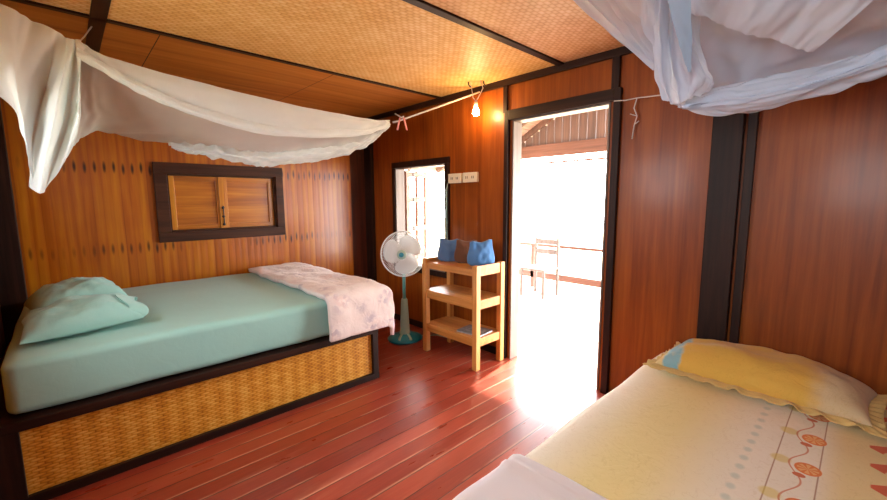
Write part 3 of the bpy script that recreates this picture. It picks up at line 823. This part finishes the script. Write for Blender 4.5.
# ------------------------------------------------------------------ light bulb
bp = at(476, 112, 0, -.16)
lb = thing('light_bulb', bp, 'lit bare light bulb hanging at the top of doorway wall', 'lamp')
t = NT('lit bulb glass'); em = t.n('ShaderNodeEmission'); em.inputs[0].default_value = lin('ffcf8c'); em.inputs[1].default_value = 190
t.t.links.new(em.outputs[0], t.out.inputs[0])
MB().lathe([(0, -.036), (.018, -.032), (.029, -.018), (.032, 0), (.027, .018), (.016, .034), (.013, .045)], bp, seg=20).build('bulb', t.m, lb, True)
MB().lathe([(.0, .09), (.014, .09), (.017, .08), (.017, .046), (.0, .046)], bp, seg=16).build('socket', M['plate'], lb, True)
b = MB().tube([bp+Vector((0, 0, .09)), bp+Vector((.02, -.01, .13)), bp+Vector((.06, -.03, CZ-bp.z-.05)), bp+Vector((.0, -.05, CZ-bp.z))], .005, 6)
b.tube([bp+Vector((0, 0, .09)), bp+Vector((-.02, .02, .13)), bp+Vector((-.04, .03, CZ-bp.z))], .004, 6).build('wire', M['rope'], lb, True)

for dx, dy in ((-.05, .05), (.03, -.06)):
    MB().tube([(bp.x+dx, bp.y+dy, CZ), (bp.x+dx, bp.y+dy-.005, CZ-.025), (bp.x+dx+.015, bp.y+dy-.012, CZ-.045), (bp.x+dx+.03, bp.y+dy-.012, CZ-.03)], .006, 6).build('ceiling_hook', M['black'], lb, True)

# ------------------------------------------------------------------ sockets on the wall
for (y0, y1, z0, z1, lab, kind) in ((-.548, -.365, 1.665, 1.762, 'cream wall socket plate next to the small window', 0), (-.762, -.572, 1.667, 1.763, 'cream wall socket plate nearer the doorway', 1)):
    w = thing('wall_socket', (0, (y0+y1)/2, z0), lab, 'socket', 'sockets on the doorway wall')
    MB().box((-.032, y0, z0), (0, y1, z1), .006).build('plate', M['plate'], w)
    for yc in (y0+.055, y1-.055):
        b = MB()
        for dy in (-.01, .01): b.box((-.034, yc+dy-.003, (z0+z1)/2-.012), (-.0315, yc+dy+.003, (z0+z1)/2+.012))
        b.build('outlet' if (kind or yc < -.45) else 'switch', M['black'], w)
w = MB().tube([(-.02, -.36, 1.70), (-.035, -.345, 1.6), (-.035, -.345, 1.3), (-.035, -.352, .95), (-.03, -.36, .3), (-.03, -.35, .01)], .006, 6).build('power_cord', M['mint'], None, True)
tag(w, 'pale cable running down beside the small window from the sockets', 'cable')

# ------------------------------------------------------------------ standing fan
fb = Vector((-.375, -.035, 0))
fn = thing('standing_fan', fb, 'white standing fan with teal base between bed and shelf', 'fan')
base = MB().lathe([(0, 0), (.185, 0), (.192, .012), (.18, .03), (.13, .052), (.07, .066), (.05, .07), (0, .07)], fb, seg=40, sx=1, sy=.95).build('base', M['tealp'], fn, True)
b = MB()
cd_ = (CAM-fb); cd_.z = 0; cd_.normalize(); side = Vector((-cd_.y, cd_.x, 0))
for s_ in (-1, 1):
    P = []
    for i in range(9):
        a = i/8; rr = .07+.1*a; ang = .5*s_*(1-.25*a)
        dv = cd_*math.cos(ang)+side*math.sin(ang)
        sv = Vector((-dv.y, dv.x, 0))
        z = .069-.033*a**1.3+.002
        P.append([fb+dv*rr+sv*q_*(.014)+Vector((0, 0, z)) for q_ in (-1, 1)])
    b.grid(P)
b.build('base_stripe', M['mint'], base, True, .003)
MB().lathe([(.06, .066), (.054, .1), (.044, .26), (.036, .43), (.028, .45), (0, .45)], fb, seg=24).build('column', M['mint'], fn, True)
HC = at(403, 254, 0, -.45)
MB().tube([fb+Vector((0, 0, .34)), fb+Vector((0, 0, .66)), Vector((fb.x, fb.y, HC.z-.1))], .018, 14).build('pole', M['tealm'], fn, True)
face = (CAM-HC); face.z = 0.1; face.normalize()
left = -RT; face = (face+left*.2).normalized()
fx = face.cross(Vector((0, 0, 1))).normalized(); fy = fx.cross(face).normalized()
back = HC-face*.03
b = MB().lathe([(0, -.2), (.045, -.195), (.07, -.16), (.075, -.07), (.06, -.05), (0, -.05)], HC, face, 24); b.build('motor_housing', M['white'], fn, True)
MB().tube([Vector((fb.x, fb.y, HC.z-.12)), HC-face*.12-Vector((0, 0, .02))], [.03, .035], 12).build('neck', M['tealm'], fn, True)
RAD = .232
def grille(name, sgn, depth):
    b = MB(); N = 84
    ring = [HC+(fx*math.cos(2*PI*k/40)+fy*math.sin(2*PI*k/40))*RAD for k in range(41)]
    b.tube(ring, .007 if sgn > 0 else .005, 6, False)
    for k in range(N):
        a = 2*PI*k/N; d1 = fx*math.cos(a)+fy*math.sin(a)
        b.tube([HC+d1*.05+face*sgn*depth, HC+d1*.13+face*sgn*depth*.93, HC+d1*.2+face*sgn*depth*.55, HC+d1*RAD], .0018, 4, False)
    for rr, dd in ((.1, .97), (.17, .75)):
        b.tube([HC+(fx*math.cos(2*PI*k/40)+fy*math.sin(2*PI*k/40))*rr+face*sgn*depth*dd for k in range(41)], .0013, 4, False)
    return b.build(name, M['white'], fn, True)
grille('front_grille', 1, .075); grille('rear_grille', -1, .06)
badge = MB().lathe([(0, .09), (.03, .088), (.046, .078), (.05, .066), (0, .066)], HC, face, 24).build('badge', M['mint'], fn, True)
MB().lathe([(0, .0915), (.022, .0905), (.026, .088), (0, .088)], HC, face, 20).build('badge_centre', M['tealp'], badge, True)
hub = MB().lathe([(0, .05), (.03, .048), (.04, .03), (.04, -.04), (0, -.04)], HC, face, 20).build('rotor_hub', M['mint'], fn, True)
for k in range(3):
    P = []
    for i in range(11):
        a = i/10; rr = .035+.175*a; row = []
        for j in range(9):
            t_ = j/8-.5; w_ = .75+.45*math.sin(PI*min(1, a*.9))
            an = 2*PI*k/3+t_*w_*1.6+.25*a
            row.append(HC+(fx*math.cos(an)+fy*math.sin(an))*rr*(1-.12*a*(2*t_)**4)+face*(t_*.05*(1-.3*a)))
        P.append(row)
    m_ = MB(); m_.grid(P); m_.build('blade', M['blade'], hub, True, .002)
MB().tube([fb+Vector((.15, 0, .02)), fb+Vector((.2, -.1, .008)), Vector((-.06, -.2, .008)), Vector((-.04, -.345, .01))], .005, 6).build('cord', M['mint'], fn, True)

# ------------------------------------------------------------------ shelf
X0, X1, Y0, Y1 = -.445, -.06, -1.135, -.42
sh = thing('wooden_shelf', ((X0+X1)/2, (Y0+Y1)/2, 0), 'pale pine three tier shelf beside the doorway', 'shelf')
lw_ = .052
for x in (X0, X1-lw_):
    for y in (Y0, Y1-lw_):
        MB().box((x, y, 0), (x+lw_, y+lw_, .935), .003).build('leg', M['pale'], sh)
for z0, z1 in ((.84, .9), (.545, .625), (.21, .285)):
    for x in (X0+.012, X1-.034): MB().box((x, Y0+lw_, z0), (x+.022, Y1-lw_, z1), .003).build('long_rail', M['palex'], sh)
    top = .09 if z0 > .7 else 0
    for y in (Y0+.01, Y1-.032): MB().box((X0+lw_, y, z0), (X1-lw_, y+.022, z1+top*.35), .003).build('end_rail', M['palex'], sh)
    b = MB(); n = 4; wd = (X1-X0-.07)/n
    for k in range(n): b.box((X0+.035+k*wd+.001, Y0+.033, z1-.022), (X0+.035+(k+1)*wd-.001, Y1-.033, z1-.002), .002)
    b.build('shelf_board', M['palex'], sh)
m_ = thing('magazine', (-.26, -.98, .286), 'printed magazine lying on the bottom shelf', 'magazine')
Rz = Matrix.Rotation(.12, 3, 'Z')
pages = MB().box((-.38, -1.09, .2835), (-.17, -.83, .297), .002, Rz).build('pages', M['paper'], m_)
MB().box((-.382, -1.092, .2971), (-.168, -.828, .2985), .0, Rz).build('cover', plain('faded printed cover', 'b9a9a4', .4, .6, 26), pages)

def bag(cx, cy, z, w, h, dpt, rot, lean, mat, label, seed, horn=(1, 1)):
    """soft upright cushion with its two upper corners standing up like ears"""
    R = Matrix.Rotation(rot, 3, 'Z') @ Matrix.Rotation(lean, 3, 'X'); C = Vector((cx, cy, z)); mb = MB(); n = 30
    for sg in (1, -1):
        P = []
        for i in range(n+1):
            v = i/n; row = []
            half = w/2*(1+.06*math.sin(PI*min(1, v*1.5))-.2*max(0, v-.3)**1.1/.7+.2*max(0, v-.8))
            half *= (1-.25*(1-min(1, v/.12))**2)
            for j in range(n+1):
                u = -math.cos(PI*j/n)
                zz = v*h*(1+(.08*abs(u)**1.1*(horn[0] if u < 0 else horn[1])-.09*(1-u*u))*max(0, v-.4)/.6)*(1-.09*max(0, abs(u)-.7)/.3*v)
                e = max(0, 1-abs(u)**2.2)*(1-v**2.6)
                yy = dpt/2*e**.5*(1-.15*(1-min(1, v/.15)))
                fold = noise.noise(Vector((u*3+seed, v*3.4, seed)))*.016+math.sin(u*9+seed)*.007*max(0, v-.5)
                row.append(C+R @ Vector((u*half, sg*(yy+fold*min(1, e*3)), zz)))
            P.append(row)
        mb.grid(P)
    b = mb.b
    bmesh.ops.remove_doubles(b, verts=b.verts, dist=.0008)
    bmesh.ops.holes_fill(b, edges=[e for e in b.edges if e.is_boundary], sides=0)
    o = mb.build('cushion', mat, None, True); return tag(o, label, 'cushion', 'cloth cushions on the shelf')
ZS = .900
bag(-.215, -.575, ZS, .235, .225, .12, math.radians(-44), 0, M['bluec2'], 'slate blue cloth cushion at the fan end of the shelf', 1.3, (1.1, .3))
bag(-.185, -.775, ZS, .23, .225, .10, math.radians(-48), .0, M['brownc'], 'brown cloth cushion between the two blue ones', 4.1, (.8, .5))
bag(-.22, -.985, ZS, .24, .235, .11, math.radians(-43), 0, M['bluec'], 'bright blue cloth cushion at the doorway end of the shelf', 7.7, (.2, 1.4))

# ------------------------------------------------------------------ light
wd = bpy.data.worlds.new('sky'); SC.world = wd; wd.use_nodes = True
bg = wd.node_tree.nodes['Background']; bg.inputs[0].default_value = (.92, .97, 1.0, 1); bg.inputs[1].default_value = 20.0
S = bpy.data.lights.new('sun', 'SUN'); S.energy = 34; S.angle = math.radians(1.5); S.color = (1, .95, .86)
so = bpy.data.objects.new('sun', S); COL.objects.link(so); so.location = (6, -2, 6)
so.rotation_euler = Vector((-1, -.14, -.60)).to_track_quat('-Z', 'Y').to_euler()
def portal(name, loc, rot, sx, sy):
    A = bpy.data.lights.new(name, 'AREA'); A.shape = 'RECTANGLE'; A.size = sx; A.size_y = sy; A.cycles.is_portal = True
    ao = bpy.data.objects.new(name, A); COL.objects.link(ao); ao.location = loc; ao.rotation_euler = rot
for y0, y1, z0, z1 in wins: portal('portal_window', (HW-.11, (y0+y1)/2, (z0+z1)/2), (0, -PI/2, 0), z1-z0, y1-y0)
portal('portal_door', (.12, (dy0+dy1)/2, dz/2), (0, PI/2, 0), dz, dy1-dy0)
portal('portal_window', (.12, (wy0+wy1)/2, (wz0+wz1)/2), (0, PI/2, 0), wz1-wz0, wy1-wy0)

vs = SC.view_settings; vs.view_transform = 'Standard'; vs.look = 'None'; vs.gamma = 1; vs.use_curve_mapping = False; vs.exposure = 0.45
cy_ = SC.cycles; cy_.max_bounces = 10; cy_.diffuse_bounces = 6; cy_.glossy_bounces = 4; cy_.transparent_max_bounces = 24
cy_.sample_clamp_indirect = 8; cy_.use_denoising = True; cy_.caustics_reflective = False; cy_.caustics_refractive = False
